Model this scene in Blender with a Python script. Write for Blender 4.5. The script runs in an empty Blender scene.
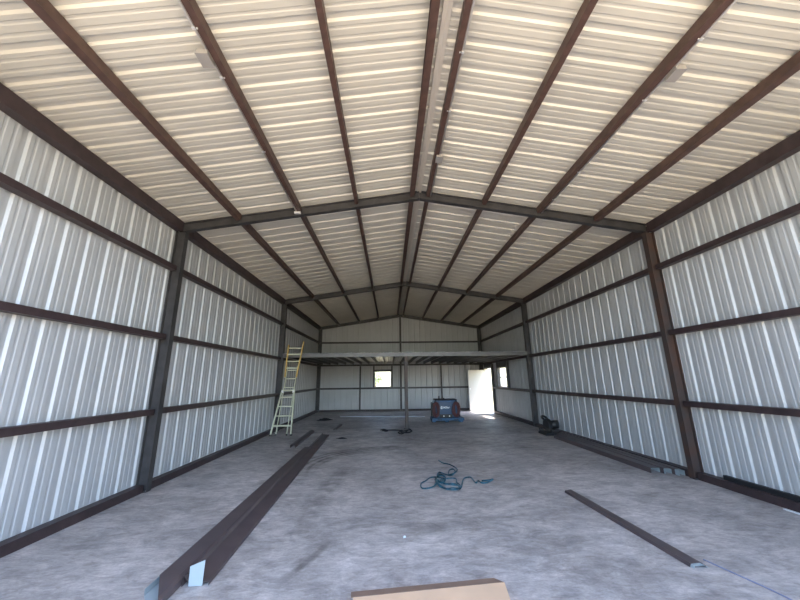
import bpy, bmesh, math, random
from mathutils import Vector, Matrix
random.seed(7)
scene = bpy.context.scene
COL = scene.collection

# ------------------------------------------------------------------ camera and building dimensions (metres)
A = 4.395            # inner face of wall girts
H = 4.352            # rafter underside at the wall
P = 5.044            # rafter underside at the ridge
SL = (P - H) / A
WX = A + 0.12        # plane of the wall sheets
Y0, Y1, Y2, Y3 = -0.34, 5.758, 11.852, 18.238
YB = Y3 + 0.09       # plane of the back wall sheet
GZ = (1.179, 2.398, 3.624)
RD = 0.165            # depth of rafters
PD = 0.11            # depth of purlins, tops level with the rafters
PZ = RD - PD
def zr(x, d=0.0):
    return P - SL * abs(x) + d

# ------------------------------------------------------------------ materials
def new_mat(name):
    m = bpy.data.materials.new(name); m.use_nodes = True
    nt = m.node_tree
    return m, nt, nt.nodes['Principled BSDF']

def mat(name, col, rough=0.5, metal=0.0, var=0.0, scale=6.0, bump=0.0, spec=0.5, col2=None, stretch=None):
    m, nt, b = new_mat(name)
    b.inputs['Roughness'].default_value = rough
    b.inputs['Metallic'].default_value = metal
    b.inputs['Specular IOR Level'].default_value = spec
    c = (*col, 1)
    b.inputs['Base Color'].default_value = c
    if var or bump or col2:
        tc = nt.nodes.new('ShaderNodeTexCoord')
        mp = nt.nodes.new('ShaderNodeMapping')
        if stretch: mp.inputs['Scale'].default_value = stretch
        nt.links.new(tc.outputs['Object'], mp.inputs['Vector'])
        n = nt.nodes.new('ShaderNodeTexNoise')
        n.inputs['Scale'].default_value = scale; n.inputs['Detail'].default_value = 5
        nt.links.new(mp.outputs['Vector'], n.inputs['Vector'])
        r = nt.nodes.new('ShaderNodeValToRGB')
        k = col2 or tuple(v * (1 - var) for v in col)
        e = tuple(min(1, v * (1 + var)) for v in col)
        r.color_ramp.elements[0].position = 0.35; r.color_ramp.elements[0].color = (*k, 1)
        r.color_ramp.elements[1].position = 0.65; r.color_ramp.elements[1].color = (*(col if col2 else e), 1)
        nt.links.new(n.outputs['Fac'], r.inputs['Fac'])
        nt.links.new(r.outputs['Color'], b.inputs['Base Color'])
        if bump:
            bp = nt.nodes.new('ShaderNodeBump'); bp.inputs['Strength'].default_value = bump
            bp.inputs['Distance'].default_value = 0.01
            nt.links.new(n.outputs['Fac'], bp.inputs['Height'])
            nt.links.new(bp.outputs['Normal'], b.inputs['Normal'])
    return m

M = {}
M['wall'] = mat('galvalume_wall_sheet', (0.43, 0.44, 0.455), 0.45, 0.12, 0.05, 1.2)
M['roof'] = mat('galvalume_roof_sheet', (0.55, 0.525, 0.465), 0.48, 0.10, 0.05, 1.2)
M['flash'] = mat('pale_ridge_flashing', (0.62, 0.57, 0.50), 0.45, 0.3)
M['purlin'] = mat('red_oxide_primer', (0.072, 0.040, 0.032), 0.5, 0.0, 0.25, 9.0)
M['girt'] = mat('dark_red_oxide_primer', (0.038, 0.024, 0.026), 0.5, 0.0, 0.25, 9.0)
M['frame'] = mat('dark_grey_primer', (0.044, 0.042, 0.044), 0.5, 0.1, 0.25, 5.0)
M['rust'] = mat('rusty_grey_primer', (0.046, 0.040, 0.040), 0.55, 0.1, 0.0, 3.5, col2=(0.070, 0.036, 0.026))
M['conduit'] = mat('galvanised_conduit', (0.55, 0.52, 0.50), 0.4, 0.6)
M['box'] = mat('grey_box_metal', (0.32, 0.30, 0.285), 0.5, 0.2)
M['clip'] = mat('bright_zinc', (0.8, 0.8, 0.8), 0.35, 0.6)
M['trim'] = mat('brown_painted_trim', (0.080, 0.060, 0.062), 0.45, 0.0, 0.12, 4.0)
M['trimin'] = mat('pale_trim_back', (0.36, 0.42, 0.45), 0.45, 0.2)
M['white'] = mat('white_door_paint', (0.55, 0.535, 0.50), 0.45)
M['winframe'] = mat('window_frame_vinyl', (0.55, 0.54, 0.50), 0.5)
M['alu'] = mat('ladder_aluminium', (0.55, 0.56, 0.42), 0.4, 0.4)
M['yellow'] = mat('ladder_yellow', (0.62, 0.42, 0.14), 0.5)
M['rubber'] = mat('black_rubber', (0.015, 0.015, 0.016), 0.7)
M['teal'] = mat('teal_hose', (0.016, 0.085, 0.125), 0.4, 0.0, 0.6, 14.0)
M['black'] = mat('black_paint', (0.012, 0.012, 0.014), 0.5)
M['blackdull'] = mat('dull_black', (0.02, 0.018, 0.02), 0.75)
M['blue'] = mat('welder_blue', (0.003, 0.045, 0.125), 0.35)
M['bluelight'] = mat('welder_blue_edge', (0.02, 0.12, 0.30), 0.4)
M['skid'] = mat('skid_blue', (0.012, 0.075, 0.17), 0.5)
M['cablered'] = mat('red_cable', (0.075, 0.018, 0.020), 0.5)
M['decal'] = mat('white_decal', (0.8, 0.84, 0.88), 0.5)
M['card'] = mat('tan_cardboard', (0.68, 0.46, 0.30), 0.8, 0, 0.06, 3.0)
M['cardshade'] = mat('shaded_cardboard', (0.27, 0.18, 0.13), 0.85, 0, 0.08, 8.0)  # flap's shade from turning away from the light, put into its brown
M['cable'] = mat('blue_grey_cable', (0.20, 0.22, 0.33), 0.5)
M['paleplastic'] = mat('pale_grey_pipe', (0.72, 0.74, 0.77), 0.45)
M['deck'] = mat('galvanised_deck', (0.5, 0.5, 0.5), 0.4, 0.6)
M['sawyellow'] = mat('tool_yellow', (0.35, 0.25, 0.03), 0.5)
M['disc'] = mat('abrasive_grey', (0.09, 0.085, 0.08), 0.8)
M['foliage'] = mat('leaf_green', (0.10, 0.17, 0.035), 0.7, 0, 0.5, 3.0)
M['bark'] = mat('bark', (0.08, 0.055, 0.04), 0.9)
M['shedwall'] = mat('tan_siding', (0.45, 0.33, 0.22), 0.7)
M['shedroof'] = mat('dark_shingle', (0.05, 0.05, 0.055), 0.8)
M['soil'] = mat('dry_soil', (0.26, 0.22, 0.12), 0.9, 0, 0.25, 0.35)
M['apron'] = mat('pale_bounce_apron', (0.50, 0.41, 0.29), 0.9, 0, 0.15, 2.0)

def glass():
    m = bpy.data.materials.new('window_glass'); m.use_nodes = True
    nt = m.node_tree; nt.nodes.clear()
    o = nt.nodes.new('ShaderNodeOutputMaterial'); mx = nt.nodes.new('ShaderNodeMixShader')
    t = nt.nodes.new('ShaderNodeBsdfTransparent'); g = nt.nodes.new('ShaderNodeBsdfGlossy')
    g.inputs['Roughness'].default_value = 0.02
    mx.inputs[0].default_value = 0.06
    nt.links.new(t.outputs[0], mx.inputs[1])
    nt.links.new(g.outputs[0], mx.inputs[2]); nt.links.new(mx.outputs[0], o.inputs[0])
    return m
M['glass'] = glass()

def concrete():
    m, nt, b = new_mat('worn_concrete_slab')
    N = nt.nodes.new; L = nt.links.new
    b.inputs['Specular IOR Level'].default_value = 0.35
    tc = N('ShaderNodeTexCoord')
    def noise(scale, detail, stretch=(1, 1, 1), rot=0, rough=0.6, dist=0.0):
        mp = N('ShaderNodeMapping'); mp.inputs['Scale'].default_value = stretch; mp.inputs['Rotation'].default_value = (0, 0, rot)
        L(tc.outputs['Object'], mp.inputs['Vector'])
        n = N('ShaderNodeTexNoise'); n.inputs['Scale'].default_value = scale; n.inputs['Detail'].default_value = detail
        n.inputs['Roughness'].default_value = rough; n.inputs['Distortion'].default_value = dist
        L(mp.outputs['Vector'], n.inputs['Vector']); return n.outputs['Fac']
    def math_(op, a, c=None, clamp=False):
        n = N('ShaderNodeMath'); n.operation = op; n.use_clamp = clamp
        for i, v in enumerate((a, c)):
            if v is None: continue
            if isinstance(v, (int, float)): n.inputs[i].default_value = v
            else: L(v, n.inputs[i])
        return n.outputs[0]
    def rng(v, a0, a1, b0, b1):
        n = N('ShaderNodeMapRange'); n.clamp = True
        n.inputs['From Min'].default_value = a0; n.inputs['From Max'].default_value = a1
        n.inputs['To Min'].default_value = b0; n.inputs['To Max'].default_value = b1
        L(v, n.inputs['Value']); return n.outputs[0]
    v = rng(noise(0.55, 6, dist=0.6), 0.3, 0.7, 0.64, 1.16)
    v = math_('MULTIPLY', v, rng(noise(1.5, 7, (1, 1.3, 1), 0.9, 0.7, 0.8), 0.36, 0.66, 0.74, 1.12))
    v = math_('MULTIPLY', v, rng(noise(2.6, 8, (1, 1.7, 1), 0.5, 0.7, 1.2), 0.33, 0.68, 0.68, 1.16))
    v = math_('MULTIPLY', v, rng(noise(9, 8, (1, 2.6, 1), -0.35, 0.72, 0.8), 0.3, 0.7, 0.70, 1.2))
    v = math_('MULTIPLY', v, rng(noise(42, 4, (1, 1.4, 1)), 0.3, 0.7, 0.9, 1.08))
    # tyre arcs: rings about a point on the slab
    sx = N('ShaderNodeSeparateXYZ'); L(tc.outputs['Object'], sx.inputs[0])
    def ring(cx, cy, r, hw, freq, strength, ymin):
        dx = math_('SUBTRACT', sx.outputs[0], cx); dy = math_('SUBTRACT', sx.outputs[1], cy)
        d = math_('SQRT', math_('ADD', math_('MULTIPLY', dx, dx), math_('MULTIPLY', dy, dy)))
        e = math_('ABSOLUTE', math_('SUBTRACT', d, r))
        band = rng(e, hw * 0.6, hw, 1, 0)
        stripe = rng(math_('SINE', math_('MULTIPLY', d, freq)), -0.2, 0.6, 0.25, 1)
        side = rng(sx.outputs[1], ymin, ymin + 0.8, 0, 1)
        left = rng(sx.outputs[0], cx + 0.1, cx + 0.7, 1, 0)
        patch = rng(noise(3.0, 4), 0.35, 0.6, 0.2, 1)
        k = math_('MULTIPLY', math_('MULTIPLY', math_('MULTIPLY', band, stripe), math_('MULTIPLY', side, left)), patch)
        return math_('SUBTRACT', 1, math_('MULTIPLY', k, strength))
    v = math_('MULTIPLY', v, ring(-0.55, 6.95, 1.75, 0.36, 40, 0.75, 6.3))
    def streak(ax, ay, bx, by, hw, strength, freq=0.0, soft=0.5):
        ln = math.hypot(bx - ax, by - ay); dx_, dy_ = (bx - ax) / ln, (by - ay) / ln
        px = math_('SUBTRACT', sx.outputs[0], ax); py = math_('SUBTRACT', sx.outputs[1], ay)
        al = math_('ADD', math_('MULTIPLY', px, dx_), math_('MULTIPLY', py, dy_))
        ac = math_('ADD', math_('MULTIPLY', px, -dy_), math_('MULTIPLY', py, dx_))
        ac = math_('ADD', ac, math_('MULTIPLY', math_('MULTIPLY', al, al), -0.16 if ln < 1.5 else 0.03))
        k = rng(math_('ABSOLUTE', ac), hw * 0.3, hw, 1, 0)
        k = math_('MULTIPLY', k, rng(math_('ABSOLUTE', math_('SUBTRACT', al, ln / 2)), ln / 2 * soft, ln / 2, 1, 0))
        k = math_('MULTIPLY', k, rng(noise(4.5, 5), 0.35, 0.62, 0.15 if ln > 1.5 else 0.7, 1))
        return math_('SUBTRACT', 1, math_('MULTIPLY', k, strength))
    v = math_('MULTIPLY', v, streak(-1.56, 3.2, -1.12, 3.95, 0.06, 0.55))
    v = math_('MULTIPLY', v, streak(-1.60, 3.9, -1.75, 7.4, 0.26, 0.45))
    v = math_('MULTIPLY', v, streak(-0.60, 4.05, 0.55, 4.25, 0.22, 0.25))
    rp = N('ShaderNodeVectorMath'); rp.operation = 'SCALE'
    rp.inputs[0].default_value = (0.58, 0.525, 0.50)
    L(v, rp.inputs['Scale']); L(rp.outputs[0], b.inputs['Base Color'])
    L(rng(noise(5, 5), 0.3, 0.7, 0.45, 0.75), b.inputs['Roughness'])
    bp = N('ShaderNodeBump'); bp.inputs['Strength'].default_value = 0.12; bp.inputs['Distance'].default_value = 0.01
    L(noise(25, 6), bp.inputs['Height']); L(bp.outputs['Normal'], b.inputs['Normal'])
    return m
M['floor'] = concrete()

# ------------------------------------------------------------------ mesh builder
class MB:
    def __init__(self): self.v = []; self.f = []; self.s = []
    def poly(self, pts, faces, smooth=False):
        o = len(self.v); self.v += [tuple(p) for p in pts]
        for f in faces: self.f.append([o + i for i in f]); self.s.append(smooth)
        return self
    def box(self, x0, x1, y0, y1, z0, z1):
        p = [(x, y, z) for x in (x0, x1) for y in (y0, y1) for z in (z0, z1)]
        return self.poly(p, [(0, 1, 3, 2), (4, 6, 7, 5), (0, 4, 5, 1), (2, 3, 7, 6), (0, 2, 6, 4), (1, 5, 7, 3)])
    def prism(self, prof, p0, p1, side, up, caps=True):
        """closed profile of (u, v) swept from p0 to p1; u along side, v along up"""
        p0, p1, side, up = map(Vector, (p0, p1, side, up)); n = len(prof)
        pts = [p + side * u + up * w for p in (p0, p1) for u, w in prof]
        fs = [(i, (i + 1) % n, n + (i + 1) % n, n + i) for i in range(n)]
        if caps: fs += [tuple(range(n - 1, -1, -1)), tuple(range(n, 2 * n))]
        return self.poly(pts, fs)
    def bar(self, p0, p1, w, h, up=(0, 0, 1)):
        """rectangular bar centred on the line p0-p1"""
        d = (Vector(p1) - Vector(p0)).normalized(); s = d.cross(Vector(up)).normalized(); u = s.cross(d)
        return self.prism([(-w/2, -h/2), (w/2, -h/2), (w/2, h/2), (-w/2, h/2)], p0, p1, s, u)
    def tube(self, path, r, seg=8, closed=False):
        path = [Vector(p) for p in path]; n = len(path); pts = []; prev = None
        for i, p in enumerate(path):
            a = path[(i - 1) % n] if closed or i else p; b = path[(i + 1) % n] if closed or i < n - 1 else p
            t = (b - a).normalized()
            ref = prev if prev is not None else (Vector((0, 0, 1)) if abs(t.z) < 0.9 else Vector((1, 0, 0)))
            s = t.cross(ref)
            s = s.normalized() if s.length > 1e-6 else t.orthogonal().normalized()
            u = s.cross(t).normalized(); prev = u
            for k in range(seg):
                q = 2 * math.pi * k / seg
                pts.append(p + (s * math.cos(q) + u * math.sin(q)) * r)
        fs = []
        for i in range(n if closed else n - 1):
            j = (i + 1) % n
            for k in range(seg):
                l = (k + 1) % seg
                fs.append((i*seg + k, i*seg + l, j*seg + l, j*seg + k))
        self.poly(pts, fs, True)
        if not closed:
            o = len(self.v) - n * seg
            self.f.append([o + k for k in range(seg)][::-1]); self.s.append(False)
            self.f.append([o + (n - 1) * seg + k for k in range(seg)]); self.s.append(False)
        return self
    def cyl(self, p0, p1, r, seg=16): return self.tube([p0, p1], r, seg)
    def build(self, name, material, parent=None, bevel=0.0):
        me = bpy.data.meshes.new(name)
        if parent is not None: org = Vector(parent['_o'])
        else:
            xs, ys, zs = zip(*self.v)
            org = Vector(((min(xs) + max(xs)) / 2, (min(ys) + max(ys)) / 2, min(zs)))
        me.from_pydata([Vector(p) - org for p in self.v], [], self.f)
        me.polygons.foreach_set('use_smooth', self.s); me.validate(); me.update()
        bm = bmesh.new(); bm.from_mesh(me); bmesh.ops.recalc_face_normals(bm, faces=bm.faces); bm.to_mesh(me); bm.free()
        me.materials.append(material)
        o = bpy.data.objects.new(name, me); COL.objects.link(o)
        if parent is None: o.location = org
        else: o.parent = parent
        o['_o'] = tuple(org)
        if bevel:
            b = o.modifiers.new('bevel', 'BEVEL'); b.width = bevel; b.segments = 2; b.limit_method = 'ANGLE'
        return o

def thing(name, loc, label, cat, group=None):
    o = bpy.data.objects.new(name, None); COL.objects.link(o); o.location = loc
    o.empty_display_size = 0.1; o['_o'] = tuple(loc)
    return tag(o, label, cat, group)
def tag(o, label, cat, group=None):
    o['label'] = label; o['category'] = cat
    if group: o['group'] = group
    return o
def struct(o, label=None):
    o['kind'] = 'structure'
    if label: o['label'] = label
    return o
def arc_pts(c, r, a0, a1, n, ax=(1, 0, 0), ay=(0, 1, 0)):
    c, ax, ay = Vector(c), Vector(ax), Vector(ay)
    return [c + ax * r * math.cos(a0 + (a1 - a0) * i / n) + ay * r * math.sin(a0 + (a1 - a0) * i / n) for i in range(n + 1)]
def spline(pts, n=6):
    pts = [Vector(p) for p in pts]; out = []
    for i in range(len(pts) - 1):
        p0 = pts[max(i - 1, 0)]; p1 = pts[i]; p2 = pts[i + 1]; p3 = pts[min(i + 2, len(pts) - 1)]
        for k in range(n):
            t = k / n
            out.append(0.5 * ((2*p1) + (p2-p0)*t + (2*p0-5*p1+4*p2-p3)*t*t + (3*p1-p0-3*p2+p3)*t**3))
    out.append(pts[-1]); return out

# ------------------------------------------------------------------ the shell: ribbed sheets
PITCH = 0.3048
def rib_profile(u0, u1, phase=0.0, extra=()):
    """(u, depth) breakpoints of a ribbed panel: deep rib every foot, two small ones between"""
    pts = []
    base = [(-0.046, 0), (-0.028, 0.024), (0.028, 0.024), (0.046, 0),
            (0.084, 0), (0.094, 0.0045), (0.114, 0.0045), (0.124, 0),
            (0.181, 0), (0.191, 0.0045), (0.211, 0.0045), (0.221, 0)]
    k = math.floor((u0 - phase) / PITCH) - 1
    while phase + k * PITCH < u1 + PITCH:
        for u, d in base: pts.append((phase + k * PITCH + u, d))
        k += 1
    def at(u):
        for (a, d), (b, e) in zip(pts, pts[1:]):
            if a <= u <= b: return d + (e - d) * (u - a) / max(b - a, 1e-9)
        return 0
    us = sorted({round(u, 5) for u, d in pts if u0 < u < u1} | {u0, u1} | set(extra))
    return [(u, at(u)) for u in us]

def sheet_wall(name, u0, u1, zfun, place, holes=(), phase=0.0, extra=()):
    ex = [h[0] for h in holes] + [h[1] for h in holes] + list(extra)
    prof = rib_profile(u0, u1, phase, ex); mb = MB()
    for (ua, da), (ub, db) in zip(prof, prof[1:]):
        mid = (ua + ub) / 2; cuts = []
        for h0, h1, z0, z1 in holes:
            if h0 < mid < h1: cuts.append((z0, z1))
        lo = 0.02; segs = []
        for z0, z1 in sorted(cuts): segs.append((lo, z0)); lo = z1
        segs.append((lo, None))
        for a, b in segs:
            za, zb = (zfun(ua), zfun(ub)) if b is None else (b, b)
            if min(za, zb) - a < 0.01: continue
            mb.poly([place(ua, da, a), place(ub, db, a), place(ub, db, zb), place(ua, da, za)], [(0, 1, 2, 3)])
    o = mb.build(name, M['wall'])
    so = o.modifiers.new('gauge', 'SOLIDIFY'); so.thickness = 0.002; so.offset = 0
    return struct(o)

DOOR = (16.50, 17.56, 0.02, 2.10)        # y0, y1, z0, z1 in the right wall
WINR = (14.33, 15.50, 1.24, 2.10)        # window in the right wall
WINB = (-1.42, -0.52, 1.235, 2.06)       # x0, x1, z0, z1 in the back wall
top = zr(WX, RD + 0.012)
sheet_wall('wall_left', Y0, YB, lambda u: top, lambda u, d, z: (-WX - d, u, z), phase=0.12)
sheet_wall('wall_right', Y0, YB, lambda u: top, lambda u, d, z: (WX + d, u, z), (DOOR, WINR), phase=0.0)
sheet_wall('wall_back', -WX, WX, lambda u: zr(u, RD + 0.012), lambda u, d, z: (u, YB + d, z), (WINB,), phase=0.15, extra=(0.0,))

mb = MB()
prof = rib_profile(Y0 - 0.1, YB + 0.1, 0.02)
for s in (-1, 1):
    for (ua, da), (ub, db) in zip(prof, prof[1:]):
        xa, xb = s * 0.012, s * (WX + 0.18)
        mb.poly([(xa, ua, zr(xa, RD + 0.016 + da)), (xa, ub, zr(xa, RD + 0.016 + db)),
                 (xb, ub, zr(xb, RD + 0.016 + db)), (xb, ua, zr(xb, RD + 0.016 + da))], [(0, 1, 2, 3)])
o = mb.build('ceiling', M['roof'])
so = o.modifiers.new('gauge', 'SOLIDIFY'); so.thickness = 0.002; so.offset = 0
struct(o)
# cap over the ridge outside
mb = MB()
for s in (-1, 1):
    mb.prism([(0, 0.062), (s * 0.16, 0.062 - 0.16 * SL), (s * 0.16, 0.065 - 0.16 * SL), (0, 0.065)], (0, Y0 - 0.1, P + RD), (0, YB + 0.1, P + RD), (1, 0, 0), (0, 0, 1))
struct(mb.build('trim_1', M['flash']))
# pale flashing under the ridge between the two middle purlins
mb = MB()
mb.prism([(-0.045, 0.072), (0, 0.079), (0.045, 0.072), (0.045, 0.067), (0, 0.074), (-0.045, 0.067)], (-0.005, Y0, P + RD - 0.088), (-0.005, YB - 0.01, P + RD - 0.088), (1, 0, 0), (0, 0, 1))
struct(mb.build('trim_2', M['flash']))

mb = MB().box(-WX - 0.05, WX + 0.05, Y0 - 0.5, YB + 0.05, -0.20, 0.0)
fl = mb.build('floor', M['floor'])
# keep slab texture in building coordinates
for v in fl.data.vertices: v.co += fl.location
fl.location = (0, 0, 0); struct(fl)
g = MB().poly([(-150, -150, -0.12), (150, -150, -0.12), (150, 170, -0.12), (-150, 170, -0.12)], [(0, 1, 2, 3)]).build('ground', M['soil'])
struct(g)
struct(MB().box(-14, 14, -16, Y0 - 0.51, -0.119, -0.03).build('bounce_apron', M['apron']))  # unseen pale apron, added to keep warm bounce at the front opening

# base rails between the columns
FL = 0.055   # half flange of columns
def rails(side):
    mb = MB(); s = -1 if side == 'left' else 1
    for ya, yb in ((Y0, Y1 - FL), (Y1 + FL, Y2 - FL), (Y2 + FL, Y3 - 0.06)):
        spans = [(ya, yb)]
        if side == 'right' and ya > 9: spans = [(ya, DOOR[0] - 0.06), (DOOR[1] + 0.06, yb)]
        for a, b in spans:
            x0, x1 = sorted((s * (A - 0.012), s * (WX - 0.006)))
            mb.box(x0, x1, a + 0.003, b - 0.003, 0, 0.112)
    struct(mb.build('baseboard_' + side, M['girt'], bevel=0.004))
rails('left'); rails('right')
mb = MB()
for a, b in ((-A + 0.08, -0.055), (0.055, A - 0.08)):
    mb.box(a, b, Y3 - 0.012, YB - 0.006, 0, 0.10)
struct(mb.build('baseboard_back', M['girt'], bevel=0.004))

# ------------------------------------------------------------------ steel frame
def ibeam(w, h, t=0.010):
    return [(-w/2, 0), (w/2, 0), (w/2, t), (t/2, t), (t/2, h - t), (w/2, h - t), (w/2, h), (-w/2, h), (-w/2, h - t), (-t/2, h - t), (-t/2, t), (-w/2, t)]
sidename = {-1: 'left', 1: 'right'}
for yi, (y, what) in enumerate(((Y1, 'the tall one nearest the camera'), (Y2, 'the middle one meeting the loft beam'), (Y3, 'the farthest one in the rear corner'))):
    for s in (-1, 1):
        depth = WX - 0.004 - (A - 0.055)
        zt = zr(A) - 0.002
        c = thing('steel_column', (s * (A + 0.02), y, 0),
                  '%s steel column against the %s wall, %s' % ('rust-tinted dark grey' if s > 0 and yi == 0 else 'dark grey', sidename[s], what), 'column', 'steel wall columns')
        mb = MB(); yy = y if yi < 2 else Y3 - 0.0
        if yi < 2:
            mb.prism(ibeam(0.11, depth), (s * (A - 0.055), y, 0.012), (s * (A - 0.055), y, zt), (0, 1, 0), (s, 0, 0))
        else:
            mb.box(*sorted((s * (A - 0.07), s * (WX - 0.004))), Y3 - 0.05, YB - 0.004, 0.012, zt)
        mb.build('shaft', M['rust'] if s > 0 and yi == 0 else M['frame'], c)
        bp = MB().box(*sorted((s * (A - 0.05), s * (WX - 0.006))), y - 0.0545, y + 0.0545 if yi < 2 else YB - 0.01, 0, 0.012)
        bp.build('base_plate', M['frame'], c)
        if yi < 2:
            for dy in (-0.04, 0.04):
                MB().cyl((s * (A - 0.042), y + dy, 0.0121), (s * (A - 0.042), y + dy, 0.028), 0.007, 6).build('anchor_bolt', M['clip'], c)
# centre column and two door-height studs of the back wall
tag(MB().box(-0.05, 0.05, Y3 - 0.005, YB - 0.004, 0, zr(0) - 0.01).build('steel_column', M['frame'], bevel=0.003),
    'dark steel column in the middle of the back wall, rising to the ridge', 'column', 'steel wall columns')
for x, t in ((-2.19, 'left of the window'), (2.2, 'behind the blue welder')):
    tag(MB().box(x - 0.04, x + 0.04, Y3 + 0.0, YB - 0.004, 0.102, GZ[1] - 0.052).build('wall_stud', M['frame'], bevel=0.003),
        'short dark steel stud on the back wall under the loft, ' + t, 'stud', 'back wall studs')

# rafters, each slope a beam
for yi, (y, what) in enumerate(((Y1, 'nearest steel frame'), (Y2, 'middle steel frame at the loft edge'), (Y3, 'end frame on the back wall'))):
    for s in (-1, 1):
        p0 = (s * 0.002, y, zr(0)); p1 = (s * (A + 0.02), y, zr(A + 0.02))
        side = (0, 1, 0); up = (0, 0, 1)
        mb = MB()
        if yi < 2: mb.prism(ibeam(0.10, RD, 0.014), p0, p1, side, up)
        else: mb.prism([(-0.04, 0), (0.08, 0), (0.08, RD), (-0.04, RD)], p0, p1, side, up)
        r = mb.build('roof_rafter', M['frame'])
        tag(r, 'dark grey sloping roof beam, %s half of the %s' % (sidename[s], what), 'rafter', 'sloping roof beams')

# purlins between the frames, bottoms flush with the rafters
BAYS = ((Y0, Y1 - 0.052, 'roof bay nearest the camera'), (Y1 + 0.052, Y2 - 0.052, 'middle roof bay'), (Y2 + 0.052, Y3 - 0.042, 'farthest roof bay above the loft'))
PUR = ((-3.345, 'third', 0.085), (-2.255, 'second', 0.062), (-1.20, 'first full', 0.062), (-0.15, 'ridge', 0.085),
       (0.155, 'ridge', 0.062), (1.215, 'first full', 0.066), (2.255, 'second', 0.066), (3.34, 'third', 0.08))
for a, b, bay in BAYS:
    for x, o_, w in PUR:
        x = -0.591 + (x + 0.591) * (1 + PZ / (zr(x) - 1.648))
        s = 1 if x > 0 else -1
        lip = 0.012; t = 0.004; d = PD
        # C section: web on the side towards the ridge
        m = s
        prof = [(m*-w/2, 0), (m*w/2, 0), (m*w/2, lip), (m*(w/2 - t), lip), (m*(w/2 - t), t), (m*(-w/2 + t), t), (m*(-w/2 + t), d - t), (m*(w/2 - t), d - t), (m*(w/2 - t), d - lip), (m*w/2, d - lip), (m*w/2, d), (m*-w/2, d)]
        prof = [(u, v - SL * u * s) for u, v in prof]
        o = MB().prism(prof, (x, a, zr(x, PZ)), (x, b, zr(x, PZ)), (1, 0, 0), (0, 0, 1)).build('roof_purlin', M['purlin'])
        nm = 'brown ridge purlin just %s of the pale strip' % sidename[s] if o_ == 'ridge' else \
             'brown roof purlin, %s one %s of the ridge' % (o_.split()[0], sidename[s])
        tag(o, nm + ', ' + bay, 'purlin', 'roof purlins')
    for s in (-1, 1):
        x0, x1 = A - 0.012, WX - 0.004
        prof = [(s*x0, 4.335), (s*x1, 4.335), (s*x1, zr(x1, RD)), (s*x0, zr(x0, RD))]
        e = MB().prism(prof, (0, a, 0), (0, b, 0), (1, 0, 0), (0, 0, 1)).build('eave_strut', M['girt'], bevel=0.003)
        tag(e, 'dark brown eave beam atop the %s wall, %s' % (sidename[s], bay), 'beam', 'eave beams')

# girts
WB = ((Y0, Y1 - 0.009, 'bay nearest the camera'), (Y1 + 0.009, Y2 - 0.009, 'middle bay'), (Y2 + 0.009, Y3 - 0.052, 'rearmost bay'))
def cgirt(mb, p0, p1, out, h=0.088, d=WX - A - 0.005):
    t = 0.005
    prof = [(0, -h/2), (d, -h/2), (d, -h/2 + t), (t, -h/2 + t), (t, h/2 - t), (d, h/2 - t), (d, h/2), (0, h/2)]
    return mb.prism(prof, p0, p1, out, (0, 0, 1))
for s in (-1, 1):
    for zi, z in enumerate(GZ):
        for bi, (a, b, bay) in enumerate(WB):
            if bi < 2:
                a2 = a if bi == 0 else Y1 + FL + 0.001
                b2 = (Y1 if bi == 0 else Y2) - FL - 0.001
            else: a2, b2 = Y2 + FL + 0.001, b
            spans = [(a2, b2)]
            o = None
            mb = MB()
            cgirt(mb, (s * A, a2, z), (s * A, b2, z), (s, 0, 0))
            if s > 0 and zi == 0 and bi == 2:
                mb = MB(); cgirt(mb, (A, a2, z), (A, DOOR[0] - 0.062, z), (1, 0, 0))
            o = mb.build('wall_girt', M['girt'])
            tag(o, '%s horizontal girt on the %s wall, %s' % (('lowest', 'middle', 'topmost')[zi], sidename[s], bay), 'girt', 'wall girts')
for zi, z in enumerate(GZ):
    for x0, x1, t in ((-A + 0.075, -0.052, 'left'), (0.052, A - 0.075, 'right')):
        parts = [(x0, x1)]
        if zi == 1: pass
        mb = MB()
        for a, b in parts: cgirt(mb, (a, Y3, z), (b, Y3, z), (0, 1, 0))
        o = mb.build('wall_girt', M['frame'])
        tag(o, '%s horizontal girt on the back wall, %s of its centre column' % (('lowest', 'middle', 'topmost')[zi], t), 'girt', 'wall girts')

# ------------------------------------------------------------------ windows and door
def window_back():
    x0, x1, z0, z1 = WINB
    w = struct(MB().box(x0, x1, YB - 0.01, YB + 0.05, z1 - 0.035, z1).box(x0, x1, YB - 0.01, YB + 0.05, z0, z0 + 0.035)
               .box(x0, x0 + 0.035, YB - 0.01, YB + 0.05, z0 + 0.035, z1 - 0.035).box(x1 - 0.035, x1, YB - 0.01, YB + 0.05, z0 + 0.035, z1 - 0.035).build('window_1', M['winframe']))
    zm = (z0 + z1) / 2
    MB().box(x0 + 0.035, x1 - 0.035, YB, YB + 0.035, zm - 0.022, zm + 0.022).build('meeting_rail', M['winframe'], w)
    MB().box(x0 + 0.035, x1 - 0.035, YB + 0.02, YB + 0.024, zm + 0.022, z1 - 0.035).build('pane', M['glass'], w)
    MB().box(x0 + 0.035, x1 - 0.035, YB + 0.01, YB + 0.014, z0 + 0.035, zm - 0.022).build('pane', M['glass'], w)
    # dark steel framing around the opening
    mb = MB()
    for x in (x0 - 0.04, x1 + 0.04): mb.box(x - 0.04, x + 0.04, Y3 + 0.004, YB - 0.004, GZ[0] + 0.052, GZ[1] - 0.052)
    mb.box(x0, x1, Y3 + 0.004, YB - 0.004, z1, z1 + 0.09)
    struct(mb.build('trim_3', M['frame']))
window_back()

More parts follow.
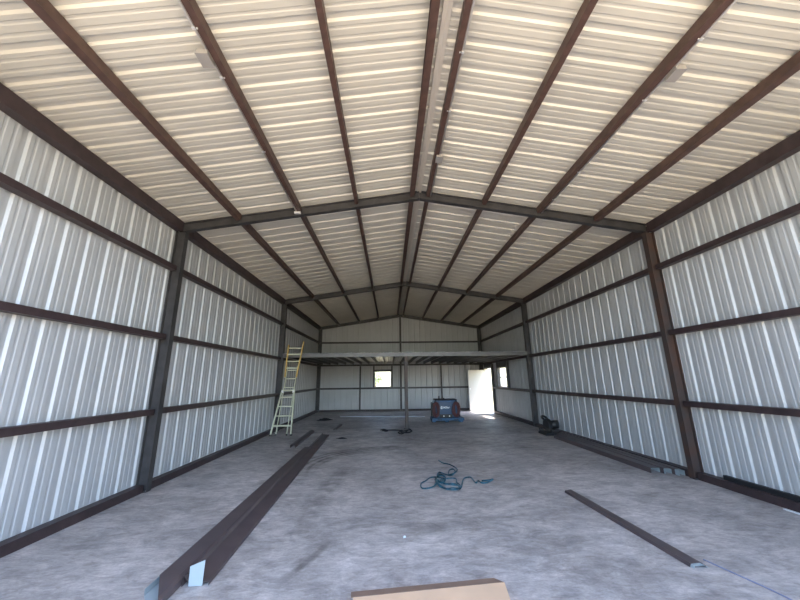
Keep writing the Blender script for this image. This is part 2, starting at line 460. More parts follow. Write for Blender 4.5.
def window_right():
    y0, y1, z0, z1 = WINR
    w = struct(MB().box(WX - 0.01, WX + 0.05, y0, y1, z1 - 0.035, z1).box(WX - 0.01, WX + 0.05, y0, y1, z0, z0 + 0.035)
               .box(WX - 0.01, WX + 0.05, y0, y0 + 0.035, z0 + 0.035, z1 - 0.035).box(WX - 0.01, WX + 0.05, y1 - 0.035, y1, z0 + 0.035, z1 - 0.035).build('window_2', M['winframe']))
    zm = (z0 + z1) / 2
    MB().box(WX, WX + 0.035, y0 + 0.035, y1 - 0.035, zm - 0.022, zm + 0.022).build('meeting_rail', M['winframe'], w)
    MB().box(WX + 0.02, WX + 0.024, y0 + 0.035, y1 - 0.035, zm + 0.022, z1 - 0.035).build('pane', M['glass'], w)
    MB().box(WX + 0.01, WX + 0.014, y0 + 0.035, y1 - 0.035, z0 + 0.035, zm - 0.022).build('pane', M['glass'], w)
    mb = MB()
    for y in (y0 - 0.05, y1 + 0.05): mb.box(A + 0.003, WX - 0.004, y - 0.05, y + 0.05, GZ[0] + 0.052, GZ[1] - 0.052)
    mb.box(A + 0.003, WX - 0.004, y0, y1, z1, GZ[1] - 0.052)
    struct(mb.build('trim_4', M['frame']))
window_right()

# door opening frame, and the white leaf swung open into the room
y0, y1, z0, z1 = DOOR
mb = MB()
for y in (y0 - 0.03, y1 + 0.03): mb.box(A + 0.004, WX + 0.05, y - 0.03, y + 0.03, 0.0, z1 + 0.06)
mb.box(A + 0.004, WX + 0.05, y0, y1, z1, z1 + 0.06)
struct(mb.build('trim_5', M['white']))
mb = MB()
mb.box(A + 0.003, WX - 0.004, y0 - 0.13, y0 - 0.062, 0.0, GZ[1] - 0.052)
mb.box(A + 0.003, WX - 0.004, y0 - 0.06, y1 + 0.06, z1 + 0.062, GZ[1] - 0.052)
struct(mb.build('trim_6', M['frame']))
LX0, LX1 = 3.50, 4.385
d = struct(MB().box(LX0, LX1, 17.55, 17.594, 0.012, 2.055).build('door_1', M['white'], bevel=0.004))
for y in (17.55, 17.594):
    sg = -1 if y < 17.57 else 1
    MB().cyl((LX0 + 0.07, y, 1.10), (LX0 + 0.07, y + sg * 0.012, 1.10), 0.032).build('rose', M['clip'], d)
    MB().cyl((LX0 + 0.07, y + sg * 0.012, 1.10), (LX0 + 0.07, y + sg * 0.055, 1.10), 0.026).build('knob', M['clip'], d)
for z in (0.25, 1.03, 1.82):
    MB().cyl((LX1 + 0.004, 17.55, z - 0.05), (LX1 + 0.004, 17.55, z + 0.05), 0.008, 8).build('hinge', M['clip'], d)

# ------------------------------------------------------------------ loft
lz0, lz1 = 2.425, 2.56
loft = thing('loft_platform', (0, (Y2 + Y3) / 2, 0), 'dark steel loft platform across the back of the shed, open joists underneath', 'loft')
ch = [(0, 0), (0.06, 0), (0.06, 0.008), (0.008, 0.008), (0.008, 0.127), (0.06, 0.127), (0.06, 0.135), (0, 0.135)]
bx = A - 0.04
MB().prism(ch, (-bx, Y2 - 0.052, lz0), (bx, Y2 - 0.052, lz0), (0, 1, 0), (0, 0, 1)).build('front_beam', mat('loft_beam_grey', (0.13, 0.125, 0.125), 0.45, 0.2, 0.15, 5.0), loft)
n = 21
for i in range(n):
    x = -4.2 + 8.4 * i / (n - 1)
    jp = [(-0.022, 0), (0.022, 0), (0.022, 0.005), (-0.017, 0.005), (-0.017, 0.127), (0.022, 0.127), (0.022, 0.132), (-0.022, 0.132)]
    MB().prism(jp, (x, Y2 + 0.012, lz0 + 0.002), (x, Y3 - 0.016, lz0 + 0.002), (1, 0, 0), (0, 0, 1)).build('joist', M['frame'], loft)
prof = []
mb = MB()
x = -bx + 0.02
while x < bx - 0.12:
    q = [(x, 0), (x + 0.05, 0), (x + 0.065, 0.02), (x + 0.10, 0.02), (x + 0.115, 0)]
    for (a, h0), (b, h1) in zip(q, q[1:]):
        mb.poly([(a, Y2 - 0.05, lz1 + 0.001 + h0), (b, Y2 - 0.05, lz1 + 0.001 + h1), (b, Y3 - 0.016, lz1 + 0.001 + h1), (a, Y3 - 0.016, lz1 + 0.001 + h0)], [(0, 1, 2, 3)])
    x += 0.115
dk = mb.build('deck', M['deck'], loft)
so = dk.modifiers.new('gauge', 'SOLIDIFY'); so.thickness = 0.002; so.offset = 1
sp = MB().box(-0.075, 0.035, Y2 - 0.05, Y2 + 0.05, 0.012, lz0 - 0.002).build('support_post', M['rust'], loft, bevel=0.006)
MB().box(-0.12, 0.08, Y2 - 0.10, Y2 + 0.10, 0, 0.012).build('base_plate', M['frame'], sp)

# ------------------------------------------------------------------ conduits under the roof
def conduit(x, ya, yb, off, label, boxes, ysz):
    s = 1 if x > 0 else -1
    x = -0.591 + (x + 0.591) * (1 + PZ / (zr(x) - 1.648)); xx = x + off; z = zr(xx, PZ) + 0.012
    xx = x + off
    c = thing('conduit', (xx, (ya + yb) / 2, z), label, 'conduit', 'roof conduits')
    MB().tube([(xx, ya, z), (xx, yb, z)], 0.0125, 8).build('pipe', M['conduit'], c)
    for y in boxes:
        e = 0.055 if off * s > 0 or True else 0
        bo = xx + math.copysign(0.045 if abs(x) > 1 else 0.0, off)
        b = MB().box(bo - 0.055, bo + 0.055, y - 0.075, y + 0.075, zr(bo, PZ) - 0.028, zr(bo, PZ) + 0.03).build('junction_box', M['box'], c, bevel=0.006)
        MB().box(bo - 0.058, bo + 0.058, y - 0.078, y + 0.078, zr(bo, PZ) - 0.032, zr(bo, PZ) - 0.028).build('cover_plate', M['box'], b)
    y = ya + 0.35
    for y in ysz:
        MB().box(min(xx - 0.016, xx + off * 0 - 0.016), xx + 0.016, y - 0.012, y + 0.012, z - 0.017, z - 0.011).build('strap', M['clip'], c)
        yx = xx - math.copysign(0.03, off)
        MB().cyl((yx, y, zr(yx, PZ) - 0.001), (yx, y, zr(yx, PZ) - 0.012), 0.008, 8).build('strap_screw', M['clip'], c)
conduit(-2.255, Y0, Y1 - 0.06, -0.05, 'thin galvanised conduit with a grey box along the second purlin left of the ridge', (2.63,), (2.35, 2.85, 4.0))
conduit(2.255, Y0, Y1 - 0.06, 0.055, 'thin galvanised conduit with a grey box along the second purlin right of the ridge', (2.70,), (2.35, 3.05, 4.4, 5.2))
conduit(0.155, Y0, Y1 - 0.06, 0.046, 'thin galvanised conduit running just right of the ridge strip', (4.55,), (2.8, 3.6))
# fitting where the left conduit meets the rafter
tag(MB().box(-2.37, -2.25, Y1 - 0.105, Y1 - 0.055, zr(2.31, PZ) - 0.045, zr(2.31, PZ) - 0.006).build('conduit_fitting', M['clip'], bevel=0.006),
    'small bright conduit fitting on the nearest rafter, left slope', 'fitting')

# ------------------------------------------------------------------ long trims on the left of the floor
def local(o_, d_, n_):
    o_, d_, n_ = Vector(o_), Vector(d_).normalized(), Vector(n_).normalized()
    return lambda a, b, c: o_ + d_ * a + n_ * b + Vector((0, 0, c))
def channel(mb, F_, prof, a0, a1, skew=0.0):
    n = len(prof); pts = [F_(a0 - skew * u, u, v) for u, v in prof] + [F_(a1, u, v) for u, v in prof]
    mb.poly(pts, [(i, (i + 1) % n, n + (i + 1) % n, n + i) for i in range(n)] + [tuple(range(n - 1, -1, -1)), tuple(range(n, 2 * n))])
def thick(path, t):
    """offset an open polyline into a closed thin profile"""
    pts = [Vector((*p, 0)) for p in path]; off = []
    for i, p in enumerate(pts):
        ds = []
        if i: ds.append((p - pts[i-1]).normalized())
        if i < len(pts) - 1: ds.append((pts[i+1] - p).normalized())
        n_ = sum((Vector((-d.y, d.x, 0)) for d in ds), Vector()).normalized()
        k = n_.dot(Vector((-ds[0].y, ds[0].x, 0)))
        off.append(p + n_ * t / max(k, 0.4))
    return [(p.x, p.y) for p in pts] + [(p.x, p.y) for p in reversed(off)]

# left piece: hollow box trim, pale inside, its bottom reaching out at the near end
dvec = Vector((-0.135, 5.25, 0)); nvec = Vector((5.25, 0.135, 0))
F1 = local((-2.555, 3.30, 0), dvec, nvec)
t1 = thing('box_trim', tuple(F1(0, 0.1, 0)), 'left one of two long brown metal trims side by side on the floor, pale open end', 'trim', 'long brown trims')
mb = MB(); channel(mb, F1, thick([(0.0, 0.006), (0.0, 0.055), (0.03, 0.075), (0.195, 0.075), (0.225, 0.055), (0.225, 0.006)], -0.003), 0.02, 5.35, 1.7)
mb.build('cover', M['trim'], t1)
mb = MB(); channel(mb, F1, thick([(0.006, 0.052), (0.006, 0.003), (0.217, 0.003), (0.217, 0.030)], 0.003), -0.16, 5.30, 1.2)
mb.build('pale_liner', M['trimin'], t1)
# right piece: flatter, longer, with a pale end tab bent up
dv2 = Vector((-0.33, 7.4, 0)); nv2 = Vector((7.4, 0.33, 0))
F2 = local((-2.318, 3.24, 0), dv2, nv2)
t2 = thing('box_trim', tuple(F2(0, 0.1, 0)), 'right and longer one of two brown metal trims side by side, pale tab bent up at its near end', 'trim', 'long brown trims')
mb = MB(); channel(mb, F2, thick([(0.0, 0.003), (0.0, 0.078), (0.02, 0.078), (0.035, 0.05), (0.215, 0.03), (0.215, 0.003)], -0.003), 0.0, 7.45)
mb.build('cover', M['trim'], t2)
mb = MB()
pts = [F2(-0.004, 0.055, 0.004), F2(-0.004, 0.165, 0.004), F2(-0.03, 0.18, 0.20), F2(-0.02, 0.06, 0.155)]
mb.poly(pts + [p + Vector((0, 0.003, 0)) for p in pts], [(3, 2, 1, 0), (4, 5, 6, 7), (0, 1, 5, 4), (1, 2, 6, 5), (2, 3, 7, 6), (3, 0, 4, 7)])
mb.build('end_tab', M['trimin'], t2)
# short trim by the ladder
F3 = local((-3.10, 8.95, 0), (-0.08, 2.5, 0), (2.5, 0.08, 0))
mb = MB(); channel(mb, F3, thick([(0.0, 0.0), (0.0, 0.07), (0.05, 0.075), (0.13, 0.05), (0.13, 0.0)], -0.004), 0.0, 2.5)
tag(mb.build('box_trim', M['trim']), 'short brown metal trim lying alone on the floor near the ladder feet', 'trim')
F3 = local((-2.50, 10.85, 0), (0.02, 1.7, 0), (1.7, -0.02, 0))
mb = MB(); channel(mb, F3, thick([(0.0, 0.0), (0.0, 0.04), (0.10, 0.045), (0.10, 0.0)], -0.004), 0.95, 2.2)
tag(mb.build('box_trim', M['trim']), 'small dark trim offcut under the loft beyond the long trims', 'trim')

# brown angle on the right of the floor
F4 = local((1.955, 5.29, 0), (0.095, -2.09, 0), (2.09, 0.095, 0))
t4 = thing('angle_trim', tuple(F4(1.07, 0.06, 0)), 'flat brown metal angle trim lying alone on the right half of the floor', 'trim')
mb = MB(); channel(mb, F4, thick([(0.0, 0.002), (0.012, 0.03), (0.11, 0.034), (0.160, 0.003)], -0.003), 0.03, 2.0, 0.15)
mb.build('strip', M['trim'], t4)
mb = MB(); channel(mb, F4, thick([(0.012, 0.002), (0.018, 0.024), (0.106, 0.028), (0.152, 0.002)], -0.0025), 1.2, 2.03)
mb.build('pale_back', M['trimin'], t4)

# thin cable to the lower right
pts = [(2.265, 3.39, 0.009), (2.30, 3.28, 0.006), (2.345, 3.10, 0.006), (2.385, 2.93, 0.006), (2.41, 2.72, 0.006), (2.44, 2.3, 0.006), (2.50, 1.6, 0.006)]
tag(MB().tube(spline(pts), 0.0055, 8).build('cable', M['cable']), 'thin blue-grey cable running off from the brown angle trim at lower right', 'cable')

# stack of trims along the right wall
for i, (x0, x1, ya, yb, zt, lab) in enumerate((
        (3.945, 4.13, 6.13, 9.62, 0.085, 'outermost of three brown trims along the right wall, nearest the middle of the floor'),
        (4.135, 4.26, 6.08, 9.85, 0.090, 'middle one of three brown trims lying along the right wall'),
        (4.265, 4.378, 6.00, 10.0, 0.095, 'innermost of three brown trims along the right wall, tight against it'))):
    t = thing('box_trim', ((x0 + x1) / 2, (ya + yb) / 2, 0), lab, 'trim', 'trims along the right wall')
    mb = MB(); mb.prism(thick([(x0, 0.0), (x0, zt - 0.01), (x0 + 0.01, zt), (x1 - 0.01, zt), (x1, zt - 0.01), (x1, 0.0)], -0.003), (0, ya, 0), (0, yb, 0), (1, 0, 0), (0, 0, 1))
    mb.build('cover', M['trim'], t)
    mb = MB()
    mb.prism(thick([(x0 + 0.008, 0.004), (x0 + 0.008, zt - 0.012), (x1 - 0.008, zt - 0.012), (x1 - 0.008, 0.004)], -0.002), (0, ya + 0.02 - 0.05 * i, 0), (0, yb - 0.02, 0), (1, 0, 0), (0, 0, 1))
    mb.build('pale_liner', M['trimin'], t)
# black strip standing in for the dark gap above the base rail
tag(MB().box(A + 0.035, A + 0.085, 3.3, 5.3, 0.112, 0.175).build('gap_strip', M['black'], bevel=0.003),
    'narrow black strip standing in for the dark gap above the right base rail', 'trim')
tag(MB().box(A - 0.075, A - 0.03, 3.2, 4.47, 0.0, 0.008).build('gap_strip', M['paleplastic']),  # light coming in beneath the rail, shaped as a pale strip
    'thin pale floor strip standing in for light leaking under the right base rail', 'trim')

# ------------------------------------------------------------------ cardboard in the foreground
Fc = local((-0.895, 2.965, 0), (1.215, 0.13, 0), (-0.13, 1.215, 0))
c = thing('cardboard_carton', tuple(Fc(0.6, -0.5, 0)), 'flat tan cardboard carton on the floor at the bottom edge of the picture', 'carton')
mb = MB(); pr = [(-0.9, 0), (-0.03, 0), (-0.03, 0.055), (-0.9, 0.055)]
n = 4; pts = [Fc(a + k * u, u, v) for a, k in ((0.015, 0), (1.225, 0.24)) for u, v in pr]
mb.poly(pts, [(i, (i + 1) % n, n + (i + 1) % n, n + i) for i in range(n)] + [(3, 2, 1, 0), (4, 5, 6, 7)])
mb.build('body', M['card'], c, bevel=0.004)
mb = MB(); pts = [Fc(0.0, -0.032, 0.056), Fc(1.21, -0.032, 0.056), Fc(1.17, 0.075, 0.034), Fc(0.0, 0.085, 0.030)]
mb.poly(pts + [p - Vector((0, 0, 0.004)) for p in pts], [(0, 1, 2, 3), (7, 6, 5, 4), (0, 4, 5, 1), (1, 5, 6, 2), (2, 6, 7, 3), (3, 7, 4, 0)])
mb.build('end_flap', M['cardshade'], c)

# ------------------------------------------------------------------ teal hose tangle (floor points)
def floor_path(pts, z):
    out = []
    for i, (x, y) in enumerate(pts): out.append((x, y, z + 0.010 * (0.5 + 0.5 * math.sin(i * 1.9))))
    return out
HOSE = [(0.398, 7.281), (0.443, 7.048), (0.56, 6.951), (0.629, 6.737), (0.625, 6.504), (0.53, 6.33), (0.429, 6.268), (0.483, 6.516), (0.568, 6.585), (0.57, 6.435), (0.465, 6.197), (0.375, 6.238), (0.284, 6.421), (0.21, 6.183), (0.106, 6.125), (-0.013, 5.914), (-0.1, 5.774), (-0.109, 5.581), (-0.017, 5.548), (0.087, 5.62), (0.149, 5.813), (0.159, 6.025), (0.268, 6.179), (0.342, 6.043), (0.248, 5.806), (0.166, 5.871), (0.169, 5.642), (0.252, 5.502), (0.361, 5.443), (0.472, 5.486), (0.47, 5.647), (0.388, 5.681), (0.257, 5.747), (0.257, 5.986), (0.492, 6.031), (0.472, 5.789), (0.494, 5.673), (0.497, 5.564), (0.596, 5.899), (0.66, 6.018), (0.768, 6.074), (0.771, 5.856), (0.777, 5.737), (0.842, 5.88), (0.874, 5.759), (0.963, 5.753), (1.106, 5.922), (1.024, 5.897), (0.898, 5.846)]
HOSE = HOSE[:14] + [(x * 0.9 + 0.03, y + 0.05 + 0.04 * math.sin(i * 2.3)) for i, (x, y) in enumerate(HOSE[19:34])] + HOSE[14:]
tag(MB().tube(spline(floor_path(HOSE, 0.013), 7), 0.0105, 8).build('hose', M['teal']), 'tangled teal hose lying in loops on the middle of the floor', 'hose')
BLK = [(-0.902, 11.482), (-0.803, 11.61), (-0.664, 11.362), (-0.743, 11.282), (-0.853, 11.43), (-0.63, 11.449), (-0.392, 11.467), (-0.196, 11.262), (-0.337, 10.932), (-0.248, 10.675), (-0.107, 10.99), (0.011, 11.373), (0.106, 11.271), (0.022, 10.974), (-0.179, 10.83), (-0.269, 11.051), (-0.094, 11.295), (0.086, 11.502)]
tag(MB().tube(spline(floor_path(BLK, 0.02), 6), 0.018, 8).build('cable_tangle', M['blackdull']), 'black cable tangle on the floor at the foot of the loft post', 'cable')

# small bits
def rag(x, y, r, h, label):
    mb = MB(); n = 14; rings = 4; pts = [(x, y, h)]
    random.seed(int(x * 100) + 5)
    for k in range(1, rings + 1):
        for i in range(n):
            q = 2 * math.pi * i / n; rr = r * k / rings * (0.8 + 0.4 * random.random())
            zz = max(0.0, h * (1 - (k / rings) ** 1.5) * (0.6 + 0.6 * random.random())) if k < rings else 0.0
            pts.append((x + rr * math.cos(q) * 1.5, y + rr * math.sin(q), zz))
    fs = [(0, 1 + i, 1 + (i + 1) % n) for i in range(n)]
    for k in range(rings - 1):
        for i in range(n):
            j = (i + 1) % n; fs.append((1 + k*n + i, 1 + k*n + j, 1 + (k+1)*n + j, 1 + (k+1)*n + i))
    mb.poly(pts, fs, True)
    return tag(mb.build('scrap_cloth', M['blackdull']), label, 'scrap')
rag(-3.35, 14.7, 0.22, 0.09, 'dark crumpled scrap on the floor under the loft by the left wall')
rag(-1.99, 10.2, 0.10, 0.03, 'small dark scrap on the open floor beyond the long trims')
tag(MB().tube([(-0.455, 3.985, 0.012), (-0.435, 3.995, 0.012)], 0.011, 8).build('screw_cap', M['decal']), 'tiny white cap on the bare floor in front of the cardboard', 'cap')
tag(MB().tube([(-2.86, 15.83, 0.02), (0.95, 15.28, 0.02)], 0.02, 8).build('pipe', M['paleplastic']), 'long thin pale pipe lying on the floor under the loft', 'pipe')

# ------------------------------------------------------------------ ladder
lad = thing('ladder', (-4.0, 11.3, 0), 'pale yellow multi-position ladder leaning against the loft edge by the left wall', 'ladder')
def LP(x, z, dy=0.0): return (x, 10.86 + 0.31 * z + dy, z)
def cx(z): return -3.945 + 0.02 * z
def stile(name, xa, za, xb, zb, m, dy=0, w=0.042, h=0.06):
    return MB().bar(LP(xa, za, dy), LP(xb, zb, dy), w, h, (0, 1, 0.31)).build(name, m, lad, bevel=0.004)
for s in (-1, 1):
    st = stile('outer_stile', cx(0) + s * 0.31, 0.03, cx(1.35) + s * 0.195, 1.35, M['alu'], -0.012)
    MB().box(cx(0) + s * 0.31 - 0.025, cx(0) + s * 0.31 + 0.025, 10.86 - 0.05, 10.86 + 0.035, 0, 0.045).build('rubber_foot', M['rubber'], st)
    st = stile('inner_stile', cx(0) + s * 0.165, 0.03, cx(2.1) + s * 0.165, 2.1, M['alu'], 0.045, 0.026, 0.05)
    MB().box(cx(0) + s * 0.165 - 0.02, cx(0) + s * 0.165 + 0.02, 10.86 + 0.045 - 0.035, 10.86 + 0.045 + 0.035, 0, 0.045).build('rubber_foot', M['rubber'], st)
    stile('upper_stile', cx(1.75) + s * 0.19, 1.75, cx(2.86) + s * 0.255 + 0.0, 2.86 if s < 0 else 2.98, M['yellow'], -0.012)
    MB().box(cx(1.3) + s * 0.18 - 0.03, cx(1.3) + s * 0.18 + 0.03, 10.86 + 0.31 * 1.3 - 0.05, 10.86 + 0.31 * 1.3 + 0.02, 1.25, 1.33).build('lock', M['clip'], lad)
for z in (0.28, 0.56, 0.84, 1.12, 1.33):
    t = min(z / 1.35, 1); w = 0.31 + (0.195 - 0.31) * t - 0.012
    MB().bar(LP(cx(z) - w, z, -0.012), LP(cx(z) + w, z, -0.012), 0.045 if z < 0.3 else 0.03, 0.05 if z < 0.3 else 0.035).build('rung', M['alu'], lad, bevel=0.004)
for z in (1.42, 1.70, 1.98):
    MB().bar(LP(cx(z) - 0.155, z, 0.045), LP(cx(z) + 0.155, z, 0.045), 0.03, 0.03).build('rung', M['alu'], lad, bevel=0.004)
for z in (2.05, 2.28, 2.52, 2.74):
    w = 0.19 + 0.065 * (z - 1.75) / 1.1 - 0.01
    MB().bar(LP(cx(z) - w, z, -0.012), LP(cx(z) + w, z, -0.012), 0.03, 0.045).build('rung', M['alu'], lad, bevel=0.004)

# ------------------------------------------------------------------ engine-driven welder on its skid
wx0, wx1, wy0, wy1 = 1.07, 2.14, 13.42, 14.05
sk = thing('skid', (1.66, 13.7, 0), 'low blue steel skid on the floor beneath the blue welder', 'skid')
for x in (1.09, 1.60, 2.15):
    MB().box(x - 0.05, x + 0.09, 13.40, 14.1, 0, 0.055).build('runner', M['skid'], sk, bevel=0.004)
MB().box(1.05, 2.28, 13.36, 13.44, 0.056, 0.15).build('front_rail', M['skid'], sk, bevel=0.006)
MB().box(1.05, 2.28, 14.06, 14.14, 0.056, 0.15).build('rear_rail', M['skid'], sk, bevel=0.006)
MB().box(1.05, 2.28, 13.45, 14.05, 0.10, 0.15).build('deck_plate', M['skid'], sk, bevel=0.004)
for x in (1.33, 1.96):
    MB().box(x - 0.09, x + 0.09, 13.352, 13.36, 0.085, 0.12).build('fork_slot', M['black'], sk)
wd = thing('welder', (1.6, 13.74, 0.15), 'blue engine-driven welder with red cables coiled on both ends', 'welder')
zb, zt = 0.152, 0.84
MB().prism([(wx0 + 0.06, zb), (wx1 - 0.06, zb), (wx1 - 0.06, zt - 0.12), (wx1 - 0.10, zt - 0.03), (wx0 + 0.10, zt - 0.03), (wx0 + 0.06, zt - 0.12)], (0, wy0 + 0.02, 0), (0, wy1, 0), (1, 0, 0), (0, 0, 1)).build('body', M['blue'], wd, bevel=0.012)
MB().box(wx0 + 0.09, wx1 - 0.09, wy0, wy1 + 0.01, zt - 0.03, zt).build('top_lid', M['black'], wd, bevel=0.01)
fp = MB().box(1.37, 1.80, wy0 + 0.004, wy0 + 0.02, 0.29, 0.76).build('front_panel', M['blue'], wd, bevel=0.004)
MB().box(1.35, 1.82, wy0 - 0.002, wy0 + 0.018, 0.765, 0.79).build('upper_strip', M['bluelight'], wd, bevel=0.003)
MB().box(1.33, 1.84, wy0 + 0.002, wy0 + 0.02, 0.16, 0.285).build('lower_grille', M['black'], wd, bevel=0.004)
for x in (1.50, 1.72):
    MB().cyl((x, wy0 - 0.003, 0.22), (x, wy0 + 0.002, 0.22), 0.022, 12).build('output_stud', M['clip'], wd)
for x0_, x1_ in ((wx0, wx0 + 0.06), (wx1 - 0.06, wx1)):
    MB().box(x0_, x1_, wy0 + 0.04, wy1 - 0.02, zb + 0.03, zt - 0.13).build('end_panel', M['black'], wd, bevel=0.01)
MB().tube([(1.36, 13.62, zt), (1.36, 13.62, zt + 0.085), (1.36, 13.58, zt + 0.12)], 0.022, 10).build('exhaust', M['black'], wd)
MB().cyl((1.56, 13.7, zt), (1.56, 13.7, zt + 0.05), 0.035, 12).build('fuel_cap', M['black'], wd)
for cxx, rx in ((1.20, 0.135), (1.985, 0.155)):
    k = tag(thing('cable_coil', (cxx, wy0 - 0.06, 0.18), 'coil of dark red welding cable hung on the %s end of the blue welder' % ('left' if cxx < 1.5 else 'right'), 'cable'),
            'coil of dark red welding cable hung on the %s end of the blue welder' % ('left' if cxx < 1.5 else 'right'), 'cable', 'red cable coils')
    for j in range(9):
        r_ = rx - 0.024 * (j % 5); hz = 0.285 - 0.026 * (j % 5) - 0.008 * (j // 5)
        MB().tube([(cxx + r_ * math.cos(q) * (1 + 0.1 * math.sin(q * 2 + j)), wy0 - 0.035 - 0.03 * (j // 5) + 0.004 * math.sin(3 * q), 0.47 + hz * math.sin(q))
                   for q in [2 * math.pi * i / 28 for i in range(28)]], 0.0155, 8, True).build('cable_loop', M['cablered'], k)
    MB().tube([(cxx, wy0 - 0.0035, 0.826), (cxx, wy0 - 0.03, 0.822), (cxx, wy0 - 0.045, 0.77), (cxx, wy0 - 0.06, 0.735), (cxx, wy0 - 0.085, 0.745), (cxx, wy0 - 0.09, 0.77)], 0.009, 8).build('hook', M['black'], k)
# lettering and burst mark on the front panel
def text_mesh(name, s, size, loc, material, parent, shear=0.3):
    cu = bpy.data.curves.new(name, 'FONT'); cu.body = s; cu.size = size; cu.shear = shear; cu.extrude = 0.001; cu.offset = 0.002
    ob = bpy.data.objects.new(name, cu); COL.objects.link(ob)
    dg = bpy.context.evaluated_depsgraph_get(); dg.update()
    me = bpy.data.meshes.new_from_object(ob.evaluated_get(dg)); bpy.data.objects.remove(ob)
    org = Vector(parent['_o'])
    for v in me.vertices: v.co = Vector((v.co.x + loc[0], loc[1] - v.co.z, v.co.y + loc[2])) - org
    me.materials.clear(); me.materials.append(material)
    o = bpy.data.objects.new(name, me); COL.objects.link(o); o.parent = parent; o['_o'] = tuple(org); return o
text_mesh('lettering', 'Miller', 0.115, (1.475, wy0 + 0.003, 0.502), M['decal'], fp)
mb = MB(); n = 16; pts = []
for i in range(n):
    q = 2 * math.pi * i / n; r_ = 0.066 if i % 2 == 0 else 0.045
    pts.append((1.425 + r_ * 0.8 * math.cos(q), r_ * math.sin(q) + 0.535))
mb.prism(pts, (0, wy0 + 0.0025, 0), (0, wy0 + 0.004, 0), (1, 0, 0), (0, 0, 1)); mb.build('burst_mark', M['decal'], fp)
mb = MB().box(1.395, 1.455, wy0 + 0.0015, wy0 + 0.0025, 0.528, 0.541); mb.build('burst_bar', M['blue'], fp)

# ------------------------------------------------------------------ black power saw by the right wall
sx_, sy_ = 4.12, 10.25
sw = thing('power_saw', (sx_, sy_, 0), 'black power saw on the floor at the far end of the right wall trims', 'saw')
MB().prism([(-0.22, 0), (0.22, 0), (0.22, 0.05), (0.18, 0.075), (-0.18, 0.075), (-0.22, 0.05)], (sx_, sy_ - 0.27, 0), (sx_, sy_ + 0.25, 0), (1, 0, 0), (0, 0, 1)).build('base', M['black'], sw, bevel=0.008)
MB().box(sx_ - 0.02, sx_ + 0.20, sy_ - 0.20, sy_ - 0.15, 0.076, 0.16).build('fence', M['blackdull'], sw, bevel=0.005)
MB().bar((sx_ + 0.16, sy_ + 0.12, 0.07), (sx_ + 0.05, sy_ - 0.02, 0.31), 0.14, 0.16, (0, 1, 0)).build('arm', M['black'], sw, bevel=0.012)
MB().tube([(sx_ + 0.0, sy_ - 0.03, 0.27), (sx_ + 0.20, sy_ - 0.20, 0.30)], 0.115, 16).build('motor', M['black'], sw)
gd = MB(); pr = [(0.21 * math.cos(q), 0.21 * math.sin(q)) for q in [math.radians(a) for a in range(-10, 195, 12)]]
gd.prism(pr, (sx_ - 0.10, sy_ - 0.06, 0.24), (sx_ - 0.0, sy_ - 0.06, 0.24), (0, 1, 0), (0, 0, 1)).build('blade_guard', M['black'], sw, bevel=0.006)
MB().cyl((sx_ - 0.055, sy_ - 0.06, 0.24), (sx_ - 0.047, sy_ - 0.06, 0.24), 0.155, 28).build('cutting_disc', M['disc'], sw)
MB().tube(spline([(sx_ + 0.02, sy_ + 0.0, 0.38), (sx_ - 0.02, sy_ + 0.08, 0.47), (sx_ - 0.06, sy_ + 0.22, 0.485), (sx_ - 0.06, sy_ + 0.26, 0.44), (sx_ - 0.03, sy_ + 0.13, 0.39), (sx_ + 0.02, sy_ + 0.02, 0.36)], 5), 0.032, 8).build('handle', M['black'], sw)
MB().box(sx_ - 0.19, sx_ - 0.10, sy_ + 0.10, sy_ + 0.24, 0.0755, 0.15).build('vise_block', M['black'], sw, bevel=0.006)

# ------------------------------------------------------------------ outside, seen through the openings
sh = thing('shed', (-4.5, 60, -0.12), 'distant tan shed with a dark roof seen through the back window', 'shed')
MB().box(-7.3, -5.2, 60, 63, -0.12, 1.75).build('wall', M['shedwall'], sh)
MB().prism([(-0.2, 0), (3.2, 0), (1.5, 0.75)], (-7.5, 60, 1.75), (-5.0, 60, 1.75), (0, 1, 0), (0, 0, 1)).build('roof', M['shedroof'], sh)
def bush(x, y, r, h, label):
    b = thing('bush', (x, y, -0.12), label, 'bush', 'bushes beyond the shed')
    mb = MB(); random.seed(int(abs(x) * 7 + y))
    for _ in range(420):
        a = random.random() * 6.283; e = math.acos(random.uniform(-0.6, 1)); k = random.uniform(0.55, 1) * r
        c_ = Vector((x + k * math.sin(e) * math.cos(a), y + k * math.sin(e) * math.sin(a), h * 0.5 + k * math.cos(e) * h / (2 * r)))
        d1 = Vector((random.uniform(-1, 1), random.uniform(-1, 1), random.uniform(-1, 1))).normalized(); d2 = d1.orthogonal().normalized()
        q = 0.16
        mb.poly([c_ - d1*q, c_ + d2*q*0.6, c_ + d1*q, c_ - d2*q*0.6], [(0, 1, 2, 3)])
    mb.build('foliage', M['foliage'], b)
    MB().tube([(x, y, -0.12), (x, y, h * 0.5)], 0.06, 8).build('stem', M['bark'], b)
bush(-2.9, 55, 1.2, 3.0, 'green bush right of the shed seen through the back window')
bush(16.0, 40, 1.8, 3.2, 'green bush outside beyond the right wall window')

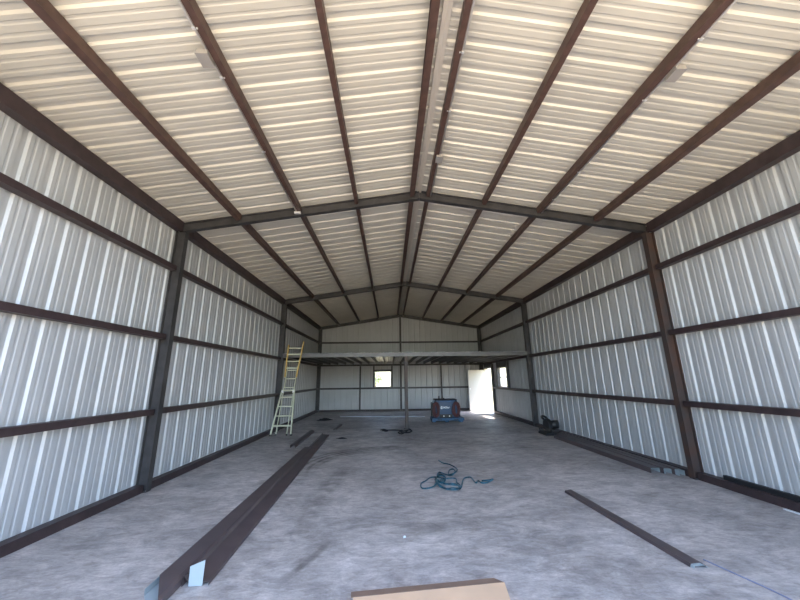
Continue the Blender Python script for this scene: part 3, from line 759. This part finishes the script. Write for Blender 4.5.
# ------------------------------------------------------------------ light
w = bpy.data.worlds.new('sky'); scene.world = w; w.use_nodes = True
nt = w.node_tree; bg = nt.nodes['Background']
sky = nt.nodes.new('ShaderNodeTexSky'); sky.sky_type = 'NISHITA'; sky.sun_disc = False
SUN = Vector((0.50, 0.03, 1.0)).normalized()
sky.sun_elevation = math.asin(SUN.z); sky.sun_rotation = math.atan2(SUN.x, SUN.y)
sky.air_density = 1.0; sky.dust_density = 1.5; sky.ozone_density = 1.0
nt.links.new(sky.outputs[0], bg.inputs['Color']); bg.inputs['Strength'].default_value = 0.34
sl = bpy.data.lights.new('sun', 'SUN'); sl.energy = 5.0; sl.angle = 0.009; sl.color = (1.0, 0.94, 0.86)
so_ = bpy.data.objects.new('sun', sl); COL.objects.link(so_); so_.location = SUN * 60
so_.rotation_euler = SUN.to_track_quat('Z', 'Y').to_euler()

# ------------------------------------------------------------------ camera
cam = bpy.data.cameras.new('camera'); co = bpy.data.objects.new('camera', cam); COL.objects.link(co)
yw, pt, rl = (0.03284209728199234, 0.2356672597245569, -0.012820379616437765)
cyw, syw, cp, sp_, cr, sr = math.cos(yw), math.sin(yw), math.cos(pt), math.sin(pt), math.cos(rl), math.sin(rl)
fwd = Vector((syw * cp, cyw * cp, sp_)); right = Vector((cyw, -syw, 0)); up = right.cross(fwd)
r2 = right * cr + up * sr; u2 = up * cr - right * sr
co.matrix_world = Matrix(((r2.x, u2.x, -fwd.x, -0.591), (r2.y, u2.y, -fwd.y, 0.0), (r2.z, u2.z, -fwd.z, 1.648), (0, 0, 0, 1)))
cam.sensor_fit = 'HORIZONTAL'; cam.sensor_width = 36; cam.lens = 328.596 / 800 * 36
cam.clip_start = 0.05; cam.clip_end = 500
scene.camera = co
scene.view_settings.view_transform = 'Standard'; scene.view_settings.look = 'None'
scene.view_settings.gamma = 1; scene.view_settings.exposure = 2.5; scene.view_settings.use_curve_mapping = False
scene.cycles.max_bounces = 10; scene.cycles.diffuse_bounces = 6; scene.cycles.glossy_bounces = 4
scene.cycles.caustics_reflective = False; scene.cycles.use_denoising = True
for o in bpy.data.objects:
    if '_o' in o: del o['_o']
